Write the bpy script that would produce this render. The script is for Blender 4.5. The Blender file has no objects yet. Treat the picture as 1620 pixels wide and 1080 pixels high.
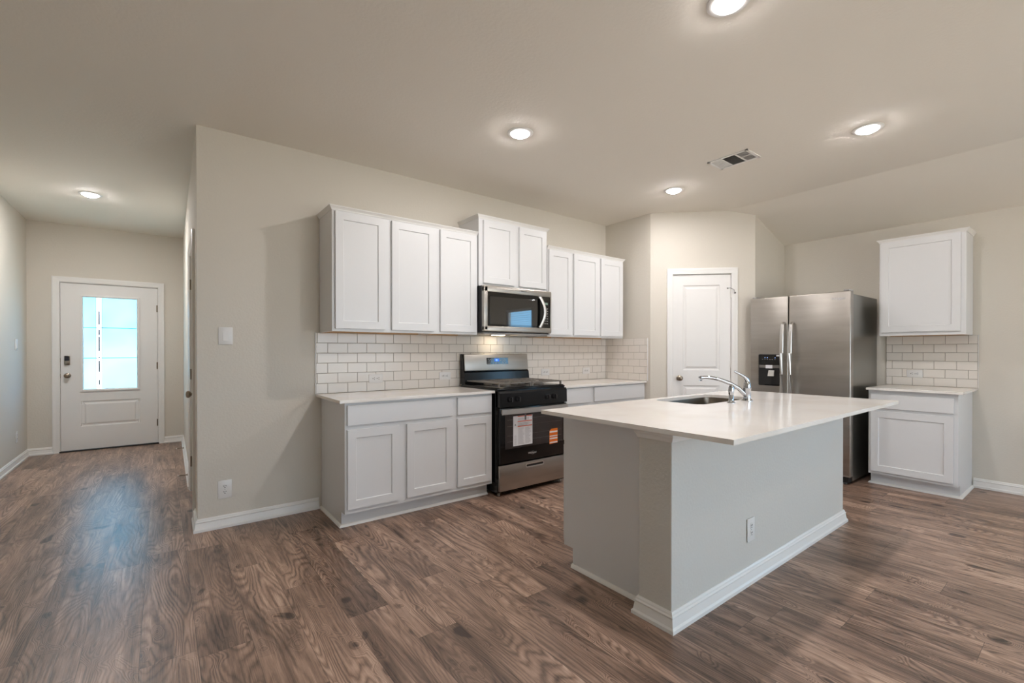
import bpy, bmesh, math, random
from mathutils import Vector, Matrix
random.seed(7)
PI = math.pi
C = bpy.context.scene.collection
SC = bpy.context.scene

# ------------------------------------------------------------------ camera
H_EYE = 1.2231
cam_d = bpy.data.cameras.new('camera')
cam = bpy.data.objects.new('camera', cam_d); C.objects.link(cam)
cam.location = (0, 0, H_EYE)
cam.rotation_euler = (math.radians(90 - 0.309), 0, math.radians(-37.4946))
cam_d.sensor_width = 36.0
cam_d.lens = 36.0 * 724.143 / 1620
cam_d.shift_y = (558.834 - 540) / 1620
cam_d.clip_start = 0.05
SC.camera = cam
# ------------------------------------------------------------------ view
SC.view_settings.view_transform = 'Standard'
SC.view_settings.look = 'None'
SC.view_settings.gamma = 1.0
SC.view_settings.use_curve_mapping = False
SC.view_settings.exposure = 0.02
SC.cycles.use_denoising = True
SC.cycles.max_bounces = 10
SC.cycles.diffuse_bounces = 7
SC.cycles.sample_clamp_indirect = 6.0
# ------------------------------------------------------------------ world: overcast bluish daylight
W = bpy.data.worlds.new('world'); SC.world = W; W.use_nodes = True
wn = W.node_tree
for n in list(wn.nodes): wn.nodes.remove(n)
wo = wn.nodes.new('ShaderNodeOutputWorld'); wb = wn.nodes.new('ShaderNodeBackground')
wtc = wn.nodes.new('ShaderNodeTexCoord'); wsp = wn.nodes.new('ShaderNodeSeparateXYZ'); wcr = wn.nodes.new('ShaderNodeValToRGB')
wmr = wn.nodes.new('ShaderNodeMapRange'); wmr.inputs[1].default_value = -1; wmr.inputs[2].default_value = 1
wn.links.new(wtc.outputs['Generated'], wsp.inputs[0]); wn.links.new(wsp.outputs[2], wmr.inputs[0]); wn.links.new(wmr.outputs[0], wcr.inputs[0]); 
# the sky on the blind window's side is clear and bluer than elsewhere
wmx = wn.nodes.new('ShaderNodeMix'); wmx.data_type = 'RGBA'; wmx.inputs[7].default_value = (1.8, 6.2, 10.5, 1)
wm2 = wn.nodes.new('ShaderNodeMapRange'); wm2.inputs[1].default_value = .35; wm2.inputs[2].default_value = .8; wn.links.new(wsp.outputs[0], wm2.inputs[0])
wm3 = wn.nodes.new('ShaderNodeMapRange'); wm3.inputs[1].default_value = -.02; wm3.inputs[2].default_value = .02; wn.links.new(wsp.outputs[2], wm3.inputs[0])
wmu = wn.nodes.new('ShaderNodeMath'); wmu.operation = 'MULTIPLY'; wn.links.new(wm2.outputs[0], wmu.inputs[0]); wn.links.new(wm3.outputs[0], wmu.inputs[1])
wn.links.new(wmu.outputs[0], wmx.inputs[0]); wn.links.new(wcr.outputs[0], wmx.inputs[6]); wn.links.new(wmx.outputs[2], wb.inputs[0])
we = wcr.color_ramp.elements          # unseen warm glow added below the horizon lifts the ceiling, bluish sky above it
we[0].position = .44; we[0].color = (5.7, 5.35, 4.75, 1)
we[1].position = .50; we[1].color = (3.65, 4.2, 4.8, 1)
wb.inputs[1].default_value = 1.0
wn.links.new(wb.outputs[0], wo.inputs[0])
CORE = (.0655/.036)**2
LAMP = 326.0*CORE       # radiance of the bright core of a kitchen ceiling lamp
LAMP_HALL, LAMP_LIVING = 560.0*CORE, 110.0*CORE
LENS_DIM = 12.0
LAMP_COL = (1.0, 0.968, 0.975, 1)

# ------------------------------------------------------------------ materials
def S(r, g, b):
    f = lambda c: (c/255/12.92) if c/255 <= .04045 else ((c/255+.055)/1.055)**2.4
    return (f(r), f(g), f(b), 1)
def mat(name, col, rough=.5, metal=0, spec=.5, coat=0, emis=None, estr=0, aniso=0):
    m = bpy.data.materials.new(name); m.use_nodes = True
    b = m.node_tree.nodes['Principled BSDF']
    b.inputs['Base Color'].default_value = col
    b.inputs['Roughness'].default_value = rough
    b.inputs['Metallic'].default_value = metal
    b.inputs['Specular IOR Level'].default_value = spec
    b.inputs['Coat Weight'].default_value = coat
    b.inputs['Anisotropic'].default_value = aniso
    if emis:
        b.inputs['Emission Color'].default_value = emis
        b.inputs['Emission Strength'].default_value = estr
    return m
def N(m, t, **kw):
    n = m.node_tree.nodes.new(t)
    for k, v in kw.items():
        if k.startswith('i_'): n.inputs[k[2:].replace('_', ' ')].default_value = v
        else: setattr(n, k, v)
    return n
def L(m, a, b): m.node_tree.links.new(a, b)
def bump_noise(m, scale, strength, dist=.002, detail=3, stretch=None):
    tc = N(m, 'ShaderNodeTexCoord'); mp = N(m, 'ShaderNodeMapping')
    L(m, tc.outputs['Object'], mp.inputs[0])
    if stretch: mp.inputs['Scale'].default_value = stretch
    no = N(m, 'ShaderNodeTexNoise'); no.inputs['Scale'].default_value = scale; no.inputs['Detail'].default_value = detail
    L(m, mp.outputs[0], no.inputs['Vector'])
    bu = N(m, 'ShaderNodeBump'); bu.inputs['Strength'].default_value = strength; bu.inputs['Distance'].default_value = dist
    L(m, no.outputs['Fac'], bu.inputs['Height'])
    L(m, bu.outputs[0], m.node_tree.nodes['Principled BSDF'].inputs['Normal'])
    return no
def vary(m, c1, c2, scale, stretch=None, detail=4, lo=.35, hi=.65):
    tc = N(m, 'ShaderNodeTexCoord'); mp = N(m, 'ShaderNodeMapping')
    L(m, tc.outputs['Object'], mp.inputs[0])
    if stretch: mp.inputs['Scale'].default_value = stretch
    no = N(m, 'ShaderNodeTexNoise'); no.inputs['Scale'].default_value = scale; no.inputs['Detail'].default_value = detail
    L(m, mp.outputs[0], no.inputs['Vector'])
    cr = N(m, 'ShaderNodeValToRGB')
    cr.color_ramp.elements[0].position = lo; cr.color_ramp.elements[0].color = c1
    cr.color_ramp.elements[1].position = hi; cr.color_ramp.elements[1].color = c2
    L(m, no.outputs['Fac'], cr.inputs[0])
    L(m, cr.outputs[0], m.node_tree.nodes['Principled BSDF'].inputs['Base Color'])

WALL = mat('wall_paint', S(209, 203, 192), .75, spec=.25); bump_noise(WALL, 70, .35, .004, 2)
CEIL = mat('ceiling_paint', S(229, 223, 213), .8, spec=.2); bump_noise(CEIL, 55, .28, .004, 3)
ISLW = mat('island_paint', S(203, 200, 193), .7, spec=.25); bump_noise(ISLW, 70, .4, .004, 2)
TRIM = mat('trim_white', S(228, 226, 222), .35)
DOORP = mat('door_white', S(226, 224, 221), .38)
CAB = mat('cabinet_white', S(216, 216, 216), .38)
CABIN = mat('cabinet_underside', S(196, 160, 118), .5)
QUARTZ = mat('quartz', S(230, 226, 221), .12, spec=.5)
vary(QUARTZ, S(233, 229, 224), S(224, 217, 208), 3.0, detail=8, lo=.45, hi=.75)
TILE = mat('tile', S(225, 219, 211), .16, spec=.5); bump_noise(TILE, 12, .06, .004, 1)
GROUT = mat('grout', S(150, 141, 130), .85)
STEEL = mat('stainless', S(176, 171, 164), .34, metal=1, aniso=.3)
bump_noise(STEEL, 3, .012, .001, 2, (1, 1, 60))
vary(STEEL, S(170, 164, 156), S(180, 175, 168), 2.0, (1, 1, 7))  # soft horizontal bands in the colour stand in for broad reflections
STEELV = mat('stainless_side', S(150, 150, 145), .28, metal=1); bump_noise(STEELV, 9, .05, .001, 2)
SINKM = mat('sink_steel', S(132, 122, 110), .3, metal=1)
HANDLE = mat('handle_steel', S(208, 205, 201), .33, metal=1)
CHROME = mat('chrome', S(186, 188, 192), .05, metal=1)
NICKEL = mat('nickel', S(150, 138, 124), .3, metal=1)
BLACK = mat('black_enamel', S(15, 15, 16), .16, spec=.35)
BLACKM = mat('black_matte', S(24, 24, 25), .5)
IRON = mat('cast_iron', S(106, 97, 87), .35, spec=.8)  # black iron lightened: warm grazing reflections are put into the base colour
KNOBM = mat('knob_black', S(30, 30, 32), .22, spec=.8)
BGLASS = mat('black_glass', S(9, 9, 10), .05, spec=.6)
OVENW = mat('oven_window', S(50, 43, 42), .06, spec=.6)
MWIN = mat('microwave_window', S(32, 30, 29), .03, spec=1.0)
PLATE = mat('plate_white', S(222, 220, 217), .3)
SLOT = mat('slot_dark', S(18, 16, 15), .8, spec=.1)
PAPER = mat('paper', S(222, 222, 226), .6)
INKO = mat('ink_orange', S(206, 84, 40), .6)
ORANGE = mat('orange_print', S(226, 118, 10), .5)
INKG = mat('ink_grey', S(140, 138, 142), .6)
LOGO = mat('logo_silver', S(215, 215, 216), .3, metal=.6)
LOGOD = mat('logo_dark', S(40, 40, 44), .4)
VENTD = mat('vent_dark', S(60, 60, 56), .7)
BTN = mat('button_grey', S(150, 148, 146), .5)
LED = mat('display_blue', (0, 0, 0, 1), emis=(.05, .2, 1, 1), estr=1.0)
LEDT = mat('display_digits', (0, 0, 0, 1), emis=(.35, .75, 1, 1), estr=1.6)
LCD = mat('display_green', S(110, 130, 118), .3)
LENS0 = mat('lamp_lens', (0, 0, 0, 1), 1, spec=0, emis=LAMP_COL, estr=LENS_DIM)
LENS = mat('lamp_core', (0, 0, 0, 1), 1, spec=0, emis=LAMP_COL, estr=LAMP)
LENS_H = mat('hall_lamp_lens', (0, 0, 0, 1), 1, spec=0, emis=LAMP_COL, estr=LAMP_HALL)
LENS_L = mat('living_lamp_lens', (0, 0, 0, 1), 1, spec=0, emis=LAMP_COL, estr=LAMP_LIVING)
WARM = mat('cooktop_lamp', (1, 1, 1, 1), emis=(1, .78, .5, 1), estr=30)
KEYP = mat('keypad_black', S(28, 32, 44), .15)

# frosted door glass: passes and scatters the daylight behind it
def glass_frost():
    m = bpy.data.materials.new('frosted_glass'); m.use_nodes = True; nt = m.node_tree
    nt.nodes.remove(nt.nodes['Principled BSDF'])
    out = [n for n in nt.nodes if n.type == 'OUTPUT_MATERIAL'][0]
    tr = N(m, 'ShaderNodeBsdfRefraction'); tr.inputs['Roughness'].default_value = .45; tr.inputs['IOR'].default_value = 1.3
    gl = N(m, 'ShaderNodeBsdfGlossy'); gl.inputs['Roughness'].default_value = .15
    tc = N(m, 'ShaderNodeTexCoord'); no = N(m, 'ShaderNodeTexNoise'); no.inputs['Scale'].default_value = 2.2
    L(m, tc.outputs['Object'], no.inputs['Vector'])
    cr = N(m, 'ShaderNodeValToRGB')
    cr.color_ramp.elements[0].position = .35; cr.color_ramp.elements[0].color = (.42, .80, .98, 1)
    cr.color_ramp.elements[1].position = .62; cr.color_ramp.elements[1].color = (.48, .86, 1.0, 1)
    L(m, no.outputs['Fac'], cr.inputs[0]); L(m, cr.outputs[0], tr.inputs[0])
    mx = N(m, 'ShaderNodeMixShader'); mx.inputs[0].default_value = .04
    L(m, tr.outputs[0], mx.inputs[1]); L(m, gl.outputs[0], mx.inputs[2]); L(m, mx.outputs[0], out.inputs[0])
    return m
FROST = glass_frost()
def glass_clear(name='clear_glass', tint=(.97, .99, 1, 1)):
    m = bpy.data.materials.new(name); m.use_nodes = True; nt = m.node_tree
    nt.nodes.remove(nt.nodes['Principled BSDF'])
    out = [n for n in nt.nodes if n.type == 'OUTPUT_MATERIAL'][0]
    tr = N(m, 'ShaderNodeBsdfTransparent'); tr.inputs[0].default_value = tint
    gl = N(m, 'ShaderNodeBsdfGlossy'); gl.inputs['Roughness'].default_value = .02
    fr = N(m, 'ShaderNodeFresnel'); fr.inputs[0].default_value = 1.45
    mx = N(m, 'ShaderNodeMixShader')
    ge = N(m, 'ShaderNodeNewGeometry'); sb = N(m, 'ShaderNodeMath', operation='SUBTRACT'); sb.inputs[0].default_value = 1; L(m, ge.outputs['Backfacing'], sb.inputs[1])
    mu = N(m, 'ShaderNodeMath', operation='MULTIPLY'); L(m, fr.outputs[0], mu.inputs[0]); L(m, sb.outputs[0], mu.inputs[1])      # the thin pane reflects at its outer face only
    L(m, mu.outputs[0], mx.inputs[0]); L(m, tr.outputs[0], mx.inputs[1]); L(m, gl.outputs[0], mx.inputs[2]); L(m, mx.outputs[0], out.inputs[0])
    return m
GLASS = glass_clear()
CAME = mat('came_blue_green', S(80, 150, 160), .3)
OUTDOORD = mat('outdoor_dark', S(110, 128, 140), .3)

# wood-look plank floor
def floor_mat():
    m = bpy.data.materials.new('plank_floor'); m.use_nodes = True
    b = m.node_tree.nodes['Principled BSDF']
    def M_(op, a, b_=None, c=None):
        n = N(m, 'ShaderNodeMath', operation=op)
        for i, v in enumerate((a, b_, c)):
            if v is None: continue
            if isinstance(v, (int, float)): n.inputs[i].default_value = v
            else: L(m, v, n.inputs[i])
        return n.outputs[0]
    g = N(m, 'ShaderNodeNewGeometry'); sp = N(m, 'ShaderNodeSeparateXYZ'); L(m, g.outputs['Position'], sp.inputs[0])
    x, y = sp.outputs[0], sp.outputs[1]
    u = M_('DIVIDE', M_('ADD', x, .071 + .1875*40), .1875)
    ix = M_('FLOOR', u); fx = M_('FRACT', u)
    w1 = N(m, 'ShaderNodeTexWhiteNoise', noise_dimensions='1D'); L(m, ix, w1.inputs['W'])
    v = M_('DIVIDE', M_('ADD', y, M_('MULTIPLY_ADD', w1.outputs[0], 1.22, 24.4)), 1.22)
    iy = M_('FLOOR', v); fy = M_('FRACT', v)
    cb = N(m, 'ShaderNodeCombineXYZ'); L(m, ix, cb.inputs[0]); L(m, iy, cb.inputs[1])
    w2 = N(m, 'ShaderNodeTexWhiteNoise', noise_dimensions='2D'); L(m, cb.outputs[0], w2.inputs['Vector'])
    pid = w2.outputs[0]
    # board-local stretched coordinates
    def coords(sx, sy, k):
        c = N(m, 'ShaderNodeCombineXYZ')
        L(m, M_('MULTIPLY', x, sx), c.inputs[0]); L(m, M_('MULTIPLY', y, sy), c.inputs[1]); L(m, M_('MULTIPLY', pid, k), c.inputs[2])
        return c.outputs[0]
    def noise(vec, detail, rough=.5, dist=0):
        n = N(m, 'ShaderNodeTexNoise'); n.inputs['Scale'].default_value = 1; n.inputs['Detail'].default_value = detail
        n.inputs['Roughness'].default_value = rough; n.inputs['Distortion'].default_value = dist
        L(m, vec, n.inputs['Vector']); return n.outputs['Fac']
    big = noise(coords(6.0, .8, 37.0), 1.2, .45, .35)        # contour field: cathedrals and knots
    wob = noise(coords(60, 22, 11.0), 2)
    knot = noise(coords(11, 5.5, 53.0), .5, .3)
    kb = N(m, 'ShaderNodeMapRange'); kb.interpolation_type = 'SMOOTHSTEP'; kb.inputs[1].default_value = .58; kb.inputs[2].default_value = .80; L(m, knot, kb.inputs[0])
    ph = M_('ADD', M_('MULTIPLY', big, 190), M_('MULTIPLY', wob, 3.2))
    ph = M_('ADD', ph, M_('MULTIPLY', kb.outputs[0], 44))
    ring = M_('MULTIPLY_ADD', M_('SINE', ph), .5, .5)
    ring = M_('POWER', ring, .55)
    fib = noise(coords(260, 6, 5.0), 5, .7)                    # fine fibres
    cloud = noise(coords(9, 1.6, 21.0), 4, .6, .6)             # soft dark areas
    kn = N(m, 'ShaderNodeMapRange'); kn.inputs[1].default_value = .735; kn.inputs[2].default_value = .80; L(m, knot, kn.inputs[0])
    rm = noise(coords(5, 1.3, 71.0), 2)
    rmr = N(m, 'ShaderNodeMapRange'); rmr.inputs[1].default_value = .42; rmr.inputs[2].default_value = .68; rmr.inputs[3].default_value = .10; rmr.inputs[4].default_value = .24; L(m, rm, rmr.inputs[0])
    t = M_('ADD', M_('MULTIPLY', ring, rmr.outputs[0]), M_('MULTIPLY', fib, .44))
    st = noise(coords(46, 1.9, 91.0), 4, .6, .2)
    t = M_('ADD', t, M_('MULTIPLY_ADD', st, .42, -.21))
    t = M_('ADD', t, M_('MULTIPLY', cloud, .62))
    t = M_('ADD', t, M_('MULTIPLY_ADD', pid, .07, -.015))
    t = M_('SUBTRACT', t, M_('MULTIPLY', kn.outputs[0], .28))
    cr = N(m, 'ShaderNodeValToRGB'); e = cr.color_ramp.elements
    e[0].position = .40; e[0].color = S(66, 52, 45)
    e[1].position = .93; e[1].color = S(199, 171, 151)
    k = e.new(.59); k.color = S(122, 99, 85)
    k = e.new(.74); k.color = S(161, 132, 114)
    L(m, t, cr.inputs[0])
    # seams
    def seam(f, w):
        a = M_('LESS_THAN', f, w); c = M_('GREATER_THAN', f, 1-w); return M_('MAXIMUM', a, c)
    sm = M_('MAXIMUM', seam(fx, .0065), seam(fy, .0009))
    mx = N(m, 'ShaderNodeMix', data_type='RGBA'); mx.inputs[7].default_value = S(58, 47, 40)
    L(m, M_('MULTIPLY', sm, .6), mx.inputs[0]); L(m, cr.outputs[0], mx.inputs[6]); L(m, mx.outputs[2], b.inputs['Base Color'])
    rr = M_('MULTIPLY_ADD', fib, .14, .26); L(m, rr, b.inputs['Roughness'])
    b.inputs['Specular IOR Level'].default_value = .5
    bu = N(m, 'ShaderNodeBump'); bu.inputs['Strength'].default_value = .22; bu.inputs['Distance'].default_value = .0015
    hh = M_('SUBTRACT', M_('ADD', M_('MULTIPLY', ring, .5), fib), M_('MULTIPLY', sm, 2)); L(m, hh, bu.inputs['Height']); L(m, bu.outputs[0], b.inputs['Normal'])
    return m
FLOOR = floor_mat()

# ------------------------------------------------------------------ mesh helpers
class MB:
    def __init__(s): s.bm = bmesh.new()
    def box(s, x0, x1, y0, y1, z0, z1, bev=0, seg=2):
        t = bmesh.new(); bmesh.ops.create_cube(t, size=1)
        for v in t.verts:
            v.co = Vector((x0 + (v.co.x+.5)*(x1-x0), y0 + (v.co.y+.5)*(y1-y0), z0 + (v.co.z+.5)*(z1-z0)))
        if bev: bmesh.ops.bevel(t, geom=t.edges[:], offset=bev, segments=seg, affect='EDGES', profile=.5)
        s.add(t); return s
    def add(s, t, M=None):
        me = bpy.data.meshes.new('tmp'); t.to_mesh(me); t.free()
        if M is not None: me.transform(M)
        s.bm.from_mesh(me); bpy.data.meshes.remove(me); return s
    def cyl(s, c, r, h, axis='Z', n=24, r2=None, bev=0):
        t = bmesh.new(); bmesh.ops.create_cone(t, cap_ends=True, segments=n, radius1=r, radius2=r if r2 is None else r2, depth=h)
        if bev: bmesh.ops.bevel(t, geom=[e for e in t.edges if abs(e.verts[0].co.z-e.verts[1].co.z) < 1e-6], offset=bev, segments=2, affect='EDGES')
        R = {'Z': Matrix(), 'X': Matrix.Rotation(PI/2, 4, 'Y'), 'Y': Matrix.Rotation(-PI/2, 4, 'X')}[axis]
        s.add(t, Matrix.Translation(c) @ R); return s
    def lathe(s, prof, c=(0, 0, 0), n=32, axis='Z'):
        t = bmesh.new(); rings = []
        for r, z in prof: rings.append([t.verts.new((r*math.cos(2*PI*i/n), r*math.sin(2*PI*i/n), z)) for i in range(n)])
        for a, b in zip(rings, rings[1:]):
            for i in range(n): t.faces.new((a[i], a[(i+1) % n], b[(i+1) % n], b[i]))
        if prof[0][0] > 1e-6: t.faces.new(rings[0][::-1])
        if prof[-1][0] > 1e-6: t.faces.new(rings[-1])
        bmesh.ops.remove_doubles(t, verts=t.verts[:], dist=1e-6)
        R = {'Z': Matrix(), 'X': Matrix.Rotation(PI/2, 4, 'Y'), 'Y': Matrix.Rotation(-PI/2, 4, 'X'), '-Y': Matrix.Rotation(PI/2, 4, 'X')}[axis]
        s.add(t, Matrix.Translation(c) @ R); return s
    def tube(s, pts, rad, n=12, sx=1, sy=1, up=Vector((0, 0, 1))):
        t = bmesh.new(); pts = [Vector(p) for p in pts]; rings = []
        if isinstance(rad, (int, float)): rad = [rad]*len(pts)
        for i, p in enumerate(pts):
            d = (pts[min(i+1, len(pts)-1)] - pts[max(i-1, 0)]).normalized()
            a = d.cross(up)
            if a.length < 1e-4: a = d.cross(Vector((1, 0, 0)))
            a.normalize(); b = a.cross(d).normalized()
            rings.append([t.verts.new(p + a*math.cos(2*PI*k/n)*rad[i]*sx + b*math.sin(2*PI*k/n)*rad[i]*sy) for k in range(n)])
        for a, b in zip(rings, rings[1:]):
            for i in range(n): t.faces.new((a[i], a[(i+1) % n], b[(i+1) % n], b[i]))
        t.faces.new(rings[0][::-1]); t.faces.new(rings[-1]); s.add(t); return s
    def prism(s, poly, a0, a1, plane='XY'):
        """poly in plane, extruded along the third axis from a0 to a1"""
        f = {'XY': lambda u, v, w: (u, v, w), 'XZ': lambda u, v, w: (u, w, v), 'YZ': lambda u, v, w: (w, u, v)}[plane]
        t = bmesh.new(); A = [t.verts.new(f(u, v, a0)) for u, v in poly]; B = [t.verts.new(f(u, v, a1)) for u, v in poly]
        t.faces.new(A); t.faces.new(B[::-1])
        for i in range(len(poly)): j = (i+1) % len(poly); t.faces.new((A[i], B[i], B[j], A[j]))
        s.add(t); return s
    def sweep(s, path, prof, closed=False, f=None):
        """profile points (outward, height) along a 2-D path; outward is to the right of travel; corners mitred"""
        P = [Vector(p) for p in path]; n = len(P); t = bmesh.new(); rings = []
        f = f or (lambda u, v, w: (u, v, w))
        for i in range(n):
            ds = []
            if i > 0 or closed: ds.append((P[i]-P[i-1]).normalized())
            if i < n-1 or closed: ds.append((P[(i+1) % n]-P[i]).normalized())
            ns = [Vector((d.y, -d.x)) for d in ds]; m = sum(ns, Vector((0, 0))).normalized(); k = 1/max(.2, m.dot(ns[0]))
            rings.append([t.verts.new(f(*(P[i] + m*k*o), z)) for o, z in prof])
        R = list(zip(rings, rings[1:])) + ([(rings[-1], rings[0])] if closed else [])
        for a, b in R:
            for i in range(len(prof)): j = (i+1) % len(prof); t.faces.new((a[i], a[j], b[j], b[i]))
        if not closed: t.faces.new(rings[0]); t.faces.new(rings[-1][::-1])
        s.add(t); return s
    def build(s, name, m, parent=None, smooth=False, loc=None, rotz=0):
        bmesh.ops.recalc_face_normals(s.bm, faces=s.bm.faces[:])
        me = bpy.data.meshes.new(name); s.bm.to_mesh(me); s.bm.free(); me.materials.append(m)
        if smooth:
            for p in me.polygons: p.use_smooth = True
            me.set_sharp_from_angle(angle=math.radians(38))
        o = bpy.data.objects.new(name, me); C.objects.link(o)
        if parent is not None: o.parent = parent
        if loc: o.location = loc; o.rotation_euler = (0, 0, rotz)
        return o
def thing(name, label, cat, loc=(0, 0, 0), rotz=0, group=None):
    o = bpy.data.objects.new(name, None); C.objects.link(o); o.empty_display_size = .05
    o.location = loc; o.rotation_euler = (0, 0, rotz); o['label'] = label; o['category'] = cat
    if group: o['group'] = group
    return o
def tag(o, label, cat, group=None):
    o['label'] = label; o['category'] = cat
    if group: o['group'] = group
    return o
def struct(o): o['kind'] = 'structure'; return o
def sthing(name, loc=(0, 0, 0), rotz=0):
    o = bpy.data.objects.new(name, None); C.objects.link(o); o.location = loc; o.rotation_euler = (0, 0, rotz); o['kind'] = 'structure'; return o
def copy_tree(o, parent=None):
    c = o.copy(); C.objects.link(c)
    if parent is not None: c.parent = parent
    for ch in [k for k in o.children]: copy_tree(ch, c)
    return c
def text(name, body, size, m, parent, loc, rot, depth=.0006, bold=0):
    cu = bpy.data.curves.new(name, 'FONT'); cu.body = body; cu.size = size; cu.extrude = depth; cu.align_x = 'CENTER'; cu.align_y = 'CENTER'; cu.offset = bold
    to = bpy.data.objects.new('tmp_text', cu); C.objects.link(to); bpy.context.view_layer.update()
    me = bpy.data.meshes.new_from_object(to.evaluated_get(bpy.context.evaluated_depsgraph_get()))
    bpy.data.objects.remove(to); bpy.data.curves.remove(cu)
    me.materials.clear(); me.materials.append(m); me.name = name
    o = bpy.data.objects.new(name, me); C.objects.link(o); o.parent = parent; o.location = loc; o.rotation_euler = rot
    return o

# ------------------------------------------------------------------ key dimensions
HC = 2.745                       # flat ceiling
YW = 3.739                       # stove wall
XR = 5.80                        # wall behind the refrigerator
XB, ZR = 4.885, 2.455            # ceiling break, height of slope at XR
slope = lambda x: HC if x < XB else HC - (x-XB)*(HC-ZR)/(XR-XB)
XP, YP = 4.306, 3.093            # pantry corner
XD, YD = 5.079, 2.320
YF = 7.637                       # front-door wall
XL = -1.2346
YB = -3.2
CZ, UZ = .889, 1.372

# ------------------------------------------------------------------ shell
struct(MB().box(XL-.3, XR+.3, YB-.3, YF+.2, -.12, 0).build('floor', FLOOR))
cm = MB(); cm.box(XL-.2, XB, YB-.2, YF+.15, HC, HC+.1)
cm.prism([(XB, HC), (XR+.15, slope(XR+.15)), (XR+.15, slope(XR+.15)+.1), (XB, HC+.1)], YB-.2, YP+.8, 'XZ')
struct(cm.build('ceiling', CEIL))

def wall(name, p0, p1, th=.12, opens=(), top=None, z0=0):
    """wall face from p0 to p1, room to the right of travel, thickness to the left"""
    p0 = Vector(p0); p1 = Vector(p1); Lw = (p1-p0).length; d = (p1-p0)/Lw; nl = Vector((-d.y, d.x))
    top = top or (lambda x: HC)
    br = {0.0, Lw}
    for a, b, c, e in opens: br |= {a, b}
    if abs(d.x) > 1e-6:
        tb = (XB - p0.x)/d.x
        if 0 < tb < Lw: br.add(tb)
    br = sorted(br); m = MB()
    def piece(a, b, za, zb0, zb1):
        A = p0 + d*a; B = p0 + d*b; t = bmesh.new()
        P = [A, B, B+nl*th, A+nl*th]; tops = [zb0, zb1, zb1, zb0]
        lo = [t.verts.new((q.x, q.y, za)) for q in P]; hi = [t.verts.new((q.x, q.y, z)) for q, z in zip(P, tops)]
        t.faces.new(lo[::-1]); t.faces.new(hi)
        for i in range(4): j = (i+1) % 4; t.faces.new((lo[i], lo[j], hi[j], hi[i]))
        m.add(t)
    for a, b in zip(br, br[1:]):
        if b - a < 1e-6: continue
        ta, tb = top((p0+d*a).x), top((p0+d*b).x); mid = (a+b)/2
        op = [o for o in opens if o[0] <= mid <= o[1]]
        if op:
            o = op[0]
            if o[2] > 0: piece(a, b, z0, o[2], o[2])
            piece(a, b, o[3], ta, tb)
        else: piece(a, b, z0, ta, tb)
    return struct(m.build(name, WALL))
# kitchen
X0 = .1935
wall('wall_back', (X0, YW), (XP, YW))                                   # behind the range; room at -Y
wall('wall_pantry_side', (XP, YW), (XP, YP), opens=())
R2 = 2**.5
wall('wall_pantry', (XP, YP), (XD, YD), opens=[(.243-.02, .847+.02, 0, 2.085)], top=slope, th=.1)
wall('wall_pantry_return', (XD, YD), (XR, YD), top=slope)
WIN1 = (-1.14, -.31, .62, 2.08)
wall('wall_right', (XR, YD), (XR, YB), opens=[(YD-WIN1[1], YD-WIN1[0], WIN1[2], WIN1[3])], top=slope)
WIN2 = (.6, 4.6, .06, 2.15)
wall('wall_front', (XR, YB), (XL, YB), opens=[(XR-WIN2[1], XR-WIN2[0], WIN2[2], WIN2[3])], top=slope)
wall('wall_left', (XL, YB), (XL, YF))
wall('wall_foyer', (XL, YF), (.36, YF), opens=[(-.975-XL, -.014-XL, 0, 2.085)])
# hall wall (very slightly out of square, as in the place)
HX0, HX1 = X0, .242
hd = Vector((HX1-HX0, YF-YW)).normalized(); HL = math.hypot(HX1-HX0, YF-YW)
wall('wall_hall', (HX1, YF), (HX0, YW), opens=[(HL-1.14, HL-.36, 0, 2.06)], th=.115)
hall_pt = lambda s_, off=0: (HX0 + hd.x*s_ - hd.y*off, YW + hd.y*s_ + hd.x*off)   # s from the kitchen corner, off into the hall
HANG = -math.atan2(hd.x, hd.y)

BASEP = [(0, 0), (.025, 0), (.025, .016), (.0205, .021), (.018, .024), (.0125, .058), (.0155, .0625), (.0155, .066), (.010, .071), (.009, .078), (.004, .085), (0, .085)]
QR = [(0, 0), (.018, 0), (.0165, .007), (.012, .013), (.006, .0165), (0, .018)]
def base(name, path, parent=None): return struct(MB().sweep(path, BASEP).build(name, TRIM)) if parent is None else MB().sweep(path, BASEP).build(name, TRIM, parent, smooth=True)
# direction so that the room lies to the right of travel
base('baseboard_back', [(*hall_pt(.288),), (X0, YW), (.972, YW)])
base('baseboard_hall', [(HX1, YF), hall_pt(1.22)])
base('baseboard_foyer', [(.03, YF), (HX1, YF)])
base('baseboard_left', [(XL, YB), (XL, YF), (-1.02, YF)])
base('baseboard_right', [(XR, .735), (XR, YB), (WIN2[1]+.1, YB)])
base('baseboard_pantry', [(XP+.128*.0+.0, YP), (XP+.18/R2, YP-.18/R2)])
base('baseboard_pantry_right', [(XP+.91/R2, YP-.91/R2), (XD, YD), (XD+.1, YD)])

CASP = [(0, 0), (0, .016), (.004, .019), (.016, .018), (.024, .013), (.046, .011), (.052, .009), (.058, .006), (.058, 0)]
def casing(name, x0, x1, zt, parent, wd=1.0, z0=0):
    # in the local door frame: face plane y=0, casing stands towards -y; offset away from the opening
    f = lambda u, v, w: (u, -w, v)
    prof = [(-o*wd if False else o*wd, h) for o, h in [(a[0], a[1]) for a in CASP]]
    # path runs up the right side, across, down the left: opening to the left of travel, casing to the right
    path = [(x1, z0), (x1, zt), (x0, zt), (x0, z0)]
    prof = [(o, h) for o, h in prof]
    # inner edge thin, outer edge thick
    prof = [(0, 0), (0, .007), (.006, .0105), (.018, .012), (.036, .013), (.046, .017), (.056, .019), (.062, .016), (.062, 0)]
    return MB().sweep(path, prof, f=f).build(name, TRIM, parent, smooth=True)

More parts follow.
